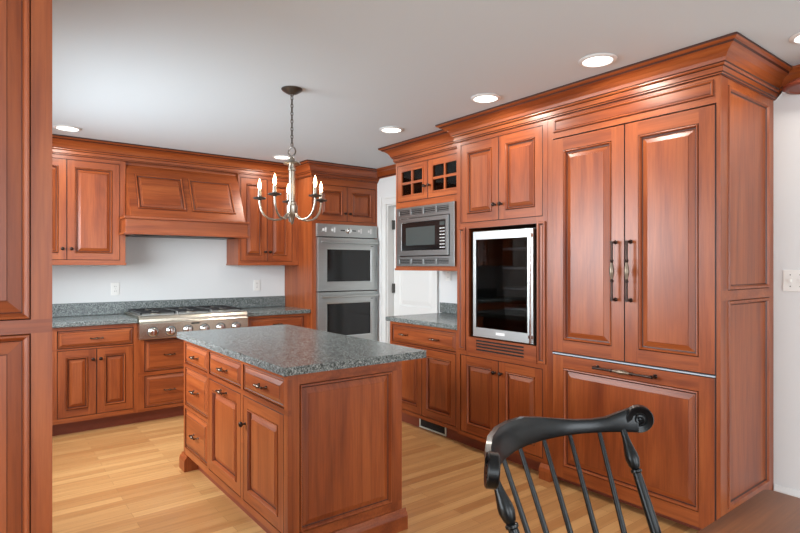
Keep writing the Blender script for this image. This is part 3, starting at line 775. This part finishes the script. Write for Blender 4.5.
eo = [(.058, DI - .062, .150, .825)]
m = MB(ME); cells(m, 0.02, DI, .105, .873, eo, 0, .018, 'FRAME'); m.build('end_panel_frame', isl)
MB(ME).rings(*eo[0], [(0, 0, 'cherry_z'), (.003, .003, 'glaze'), (.005, -.005, 'cherry_z'), (.010, -.006, 'cherry_z'), (.015, .003, 'cherry_z'), (.017, .012, 'cherry_z'), (.021, .013, 'glaze'), (.048, .003, 'cherry_z'), (.049, .001, 'cherry_z')], 'cherry_z').build('raised_panel', isl)
MB().box(.06, L(YI0) - .05, .07, .088, 0, .105, 'toe_wood').box(.06, .078, .088, DI - .03, 0, .105, 'toe_wood').build('toe_kick', isl)
foot = [(-.022, 0), (-.022, .068), (-.017, .084), (-.006, .094), (-.006, .105), (.07, .105), (.07, 0)]
MB().prism(foot, 0, -.028, .085, 'cherry_z').build('foot', isl, .002)
m = MB(ME); bp_ = [(-.022, 0), (-.022, .070), (-.018, .082), (-.010, .090), (-.006, .105), (.0, .105), (.0, 0)]
m.prism(bp_, 0, -.022, DI + .022, 'cherry_x').build('plinth', isl, .002)
MB().prism([(DI + .022, 0), (DI + .022, .070), (DI + .016, .084), (DI + .006, .094), (DI, .105), (DI - .05, .105), (DI - .05, 0)], 0, L(YI0) - .15, L(YI0) + .0, 'cherry_z').build('foot', isl, .002)
ct = MB().prism([(1.061, 2.212), (1.881, 2.212), (1.881, 3.875), (1.061, 3.875)], 2, .876, .914, 'granite').build('countertop', None, .006)
tag(ct, 'large dark speckled granite countertop on the kitchen island', 'countertop')

# ------------------------------------------------------------------ recessed lights
def can(x, y, label, power=5):
    t = thing('recessed_light', label, 'ceiling light', (x, y, H), 0)
    MB().lathe([(.076, -.001), (.096, -.001), (.096, -.004), (.088, -.009), (.076, -.010), (.074, -.006)], 'trim_white', seg=36, cap=False).build('trim_ring', t)
    MB().lathe([(0, -.0045), (.075, -.0045), (.075, -.002), (0, -.002)], 'lens', seg=36).build('lens', t)
    d = bpy.data.lights.new('downlight', 'AREA'); d.shape = 'DISK'; d.size = .14; d.energy = power; d.color = (1, .93, .84)
    o = bpy.data.objects.new('downlight', d); C.objects.link(o); o.location = (0, 0, -.012); o.parent = t
can(2.56, 1.633, 'recessed ceiling light above the refrigerator, largest in view')
can(2.566, 2.437, 'recessed ceiling light in front of the wine cooler cabinet')
can(2.569, 3.45, 'recessed ceiling light nearest the microwave cabinet crown')
can(.54, 4.95, 'recessed ceiling light at left near the tall foreground cabinet')
can(2.36, 4.97, 'recessed ceiling light seen just behind the chandelier chain')
can(3.08, .84, 'recessed ceiling light cut off by the right photo edge', 2.0)

# ------------------------------------------------------------------ chandelier
cx, cy = 1.504, 3.033
chd = thing('chandelier', 'pewter five-arm candle chandelier hanging on a chain over the island', 'chandelier', (cx, cy, 0))
MB().lathe([(.064, H - .001), (.064, H - .006), (.056, H - .014), (.030, H - .030), (.012, H - .036), (.010, H - .044), (0, H - .044)], 'pewter_dark', seg=32).build('canopy', chd)
m = MB(); z = H - .044; k = 0
while z > 2.092:
    pts = []
    for i in range(12):
        a = 2 * PI * i / 12; px = .0065 * math.cos(a); pz = .0155 * math.sin(a)
        pts.append((px, 0, z - .0125 + pz) if k % 2 == 0 else (0, px, z - .0125 + pz))
    m.tube(pts, .0030, 'pewter_dark', 6, closed=True); z -= .0235; k += 1
m.build('chain', chd)
vd = Vector((math.cos(YAW + .5), -math.sin(YAW + .5), 0))
MB().tube([tuple(vd * .027 * math.cos(2 * PI * i / 20) + Vector((0, 0, 2.058 + .027 * math.sin(2 * PI * i / 20)))) for i in range(20)], .0046, 'pewter_dark', 8, closed=True).build('loop', chd)
MB().lathe([(0, 2.034), (.006, 2.034), (.008, 2.024), (.016, 2.018), (.020, 2.006), (.046, 1.994), (.053, 1.986), (.050, 1.982), (.020, 1.980), (.020, 1.960), (.024, 1.956), (.024, 1.945),
            (.019, 1.940), (.019, 1.755), (.025, 1.750), (.025, 1.735), (.033, 1.730), (.033, 1.682), (.020, 1.664), (.014, 1.648), (.007, 1.622), (0, 1.612)], 'pewter', seg=24).build('column', chd)
toward = math.atan2(-cy, -cx)
for th in (42.5, -29.5, -101.5, -173.5, 114.5):
    a = toward + math.radians(th)      # positive = to the right in the photo
    dx, dy = math.cos(a), math.sin(a)
    prof = [(.020, 1.700), (.028, 1.684), (.044, 1.662), (.070, 1.647), (.104, 1.643), (.140, 1.651), (.168, 1.671), (.186, 1.701), (.195, 1.735), (.197, 1.768)]
    arm = MB().tube([(r * dx, r * dy, zz) for r, zz in prof], .0062, 'pewter', 10).build('arm', chd)
    o3 = (.197 * dx, .197 * dy, 0)
    MB().lathe([(0, 1.762), (.010, 1.762), (.014, 1.768), (.036, 1.771), (.039, 1.776), (.037, 1.780), (.014, 1.778), (.014, 1.788), (.0, 1.788)], 'pewter_dark', o3, seg=24).build('candle_cup', arm)
    MB().lathe([(0, 1.780), (.0105, 1.780), (.0105, 1.826), (.0, 1.828)], 'pewter', o3, seg=16).build('candle_sleeve', arm)
    MB().lathe([(0, 1.824), (.005, 1.826), (.0095, 1.840), (.0105, 1.852), (.008, 1.870), (.0035, 1.886), (0, 1.896)], 'flame_bulb', o3, seg=16).build('bulb', arm, label='glowing flame-shaped bulb')

# ------------------------------------------------------------------ table
tb = thing('dining_table', 'brown wooden table top corner at the bottom right of the photo', 'table', (1.0, .06, 0))
X0, X1, Y0, Y1 = -.72, .712, -.55, .517
pts = []
for (qx, qy, a0) in ((X1 - .02, Y1 - .02, 0), (X0 + .02, Y1 - .02, 90), (X0 + .02, Y0 + .02, 180), (X1 - .02, Y0 + .02, 270)):
    for k in range(6):
        a = math.radians(a0 + k * 18); pts.append((qx + .02 * math.cos(a), qy + .02 * math.sin(a)))
MB().prism(pts, 2, .725, .75, 'table_wood').build('tabletop', tb, .004)
MB().box(X0 + .12, X1 - .12, Y1 - .14, Y1 - .12, .64, .725, 'table_wood').box(X0 + .12, X1 - .12, Y0 + .12, Y0 + .14, .64, .725, 'table_wood').box(X0 + .12, X0 + .14, Y0 + .14, Y1 - .14, .64, .725, 'table_wood').box(X1 - .14, X1 - .12, Y0 + .14, Y1 - .14, .64, .725, 'table_wood').build('apron', tb)
for sx in (X0 + .11, X1 - .11):
    for sy in (Y0 + .11, Y1 - .11):
        MB().lathe([(.018, 0), (.022, .05), (.028, .3), (.030, .55), (.022, .58), (.034, .60), (.034, .724)], 'table_wood', (sx, sy, 0), seg=20).build('leg', tb)

# ------------------------------------------------------------------ chair
cc = Vector((1.068, .468)); CR = .3825
ch = thing('windsor_chair', 'black wooden Windsor chair with scrolled crest rail facing the table', 'chair', (1.068, .468, 0))
def arc(ang, z, r=CR): a = math.radians(ang); return (r * math.sin(a), r * math.cos(a), z)
tops = [(-47, .992), (-42, .998), (-34, 1.004), (-25, 1.006), (-15, 1.004), (-6, 1.000), (3, .990), (12, .978), (20, .970), (27, .968), (33, .972), (38, .984), (42, .994), (45, .998)]
m = MB(); vs = []; NP = 10
for ang, zt in tops:
    zb = .936; tk = .0095
    sect = [(-.7, 0), (-1, .15), (-1, .5), (-1, .85), (-.6, 1), (.6, 1), (1, .85), (1, .5), (1, .15), (.7, 0)]
    for s0, h0 in sect:
        zz = zb + (zt - zb) * h0; lean = (zz - .936) * .14
        vs.append(arc(ang, zz, CR + s0 * tk + lean))
fs = []
for i in range(len(tops) - 1):
    for k in range(NP): fs.append((i * NP + k, i * NP + (k + 1) % NP, (i + 1) * NP + (k + 1) % NP, (i + 1) * NP + k))
m.add(vs, fs, 'chair_black', True); m.add(vs, [tuple(range(NP)), tuple(range((len(tops) - 1) * NP, len(tops) * NP))[::-1]], 'chair_black')
for sg, ang in ((1, 45.5), (-1, -48.5)):
    a = math.radians(ang); nrm = Vector((math.sin(a), math.cos(a), .10)).normalized()
    o3 = Vector(arc(ang, .969, CR + .003))
    for side in (-1, 1):
        m.lathe([(0, 0), (.0345, 0), (.0345, .0085), (.032, .0115), (.018, .0085), (.017, .006), (.0135, .006), (.0125, .0095), (.009, .0105), (.0085, .0075), (.006, .0075), (.005, .011), (0, .012)], 'chair_black', o3, nrm * side, 28)
m.build('crest_rail', ch)
def seat_pt(ang, z=.445): a = math.radians(ang); return (.215 * math.sin(a) * 1.03, .165 * math.cos(a), z)
for at, ab in ((-23.3, -34), (-9.9, -17), (4.4, 0), (17.1, 17), (29.9, 34)):
    p0 = Vector(arc(at, .940)); p1 = Vector(seat_pt(ab)); n = 7
    m = MB().tube([tuple(p0.lerp(p1, k / n)) for k in range(n + 1)], [.0052, .0058, .0064, .007, .0074, .0076, .0072, .006], 'chair_black', 12)
    m.build('spindle', ch)
for at, ab in ((39.2, 62), (-40.2, -62)):
    p0 = Vector(arc(at, .945)); p1 = Vector(seat_pt(ab)); D = p1 - p0; Ln = D.length
    pr = [(.008, 0), (.008, .01), (.0085, .025), (.0115, .045), (.016, .066), (.0168, .078), (.013, .094), (.0095, .100), (.0135, .103), (.0135, .108), (.0105, .111), (.0115, .15), (.0130, .28), (.0125, Ln - .12), (.015, Ln - .10), (.010, Ln - .09), (.017, Ln - .06), (.013, Ln - .02), (.010, Ln)]
    MB().lathe(pr, 'chair_black', p0, D, 18).build('post', ch)
m = MB(); out = []
for k in range(40):
    a = 2 * PI * k / 40; c_, s_ = math.cos(a), math.sin(a)
    out.append((.235 * math.copysign(abs(c_) ** .75, c_), -.04 + .225 * math.copysign(abs(s_) ** .8, s_)))
rows = [(.90, .405), (1.0, .425), (1.0, .440), (.96, .447), (.80, .444), (.5, .436), (.2, .434)]
vs = [(x * q, -.04 + (y + .04) * q, z) for q, z in rows for x, y in out]
fs = [(i * 40 + k, i * 40 + (k + 1) % 40, (i + 1) * 40 + (k + 1) % 40, (i + 1) * 40 + k) for i in range(len(rows) - 1) for k in range(40)]
m.add(vs, fs, 'chair_black', True); m.add(vs, [tuple(range(40))[::-1], tuple(range(240, 280))], 'chair_black')
m.build('seat', ch)
legs = {}
for sx in (-1, 1):
    for sy, yt, yb in ((-1, -.18, -.25), (1, .09, .20)):
        p0 = Vector((sx * .15, yt, .41)); p1 = Vector((sx * .215, yb, 0)); legs[(sx, sy)] = (p0, p1); D = p1 - p0; Ln = D.length
        MB().lathe([(.012, 0), (.016, .05), (.019, .09), (.013, .12), (.018, .13), (.013, .14), (.020, .20), (.018, .26), (.013, .30), (.018, .31), (.013, .32), (.011, Ln)], 'chair_black', p0, D, 16).build('leg', ch)
mids = []
for sx in (-1, 1):
    a = legs[(sx, -1)]; b = legs[(sx, 1)]; q0 = a[0].lerp(a[1], .55); q1 = b[0].lerp(b[1], .55); mids.append(q0.lerp(q1, .5))
    MB().tube([tuple(q0), tuple(q0.lerp(q1, .5)), tuple(q1)], [.007, .012, .007], 'chair_black', 12).build('stretcher', ch)
MB().tube([tuple(mids[0]), tuple(mids[0].lerp(mids[1], .5)), tuple(mids[1])], [.007, .012, .007], 'chair_black', 12).build('stretcher', ch)
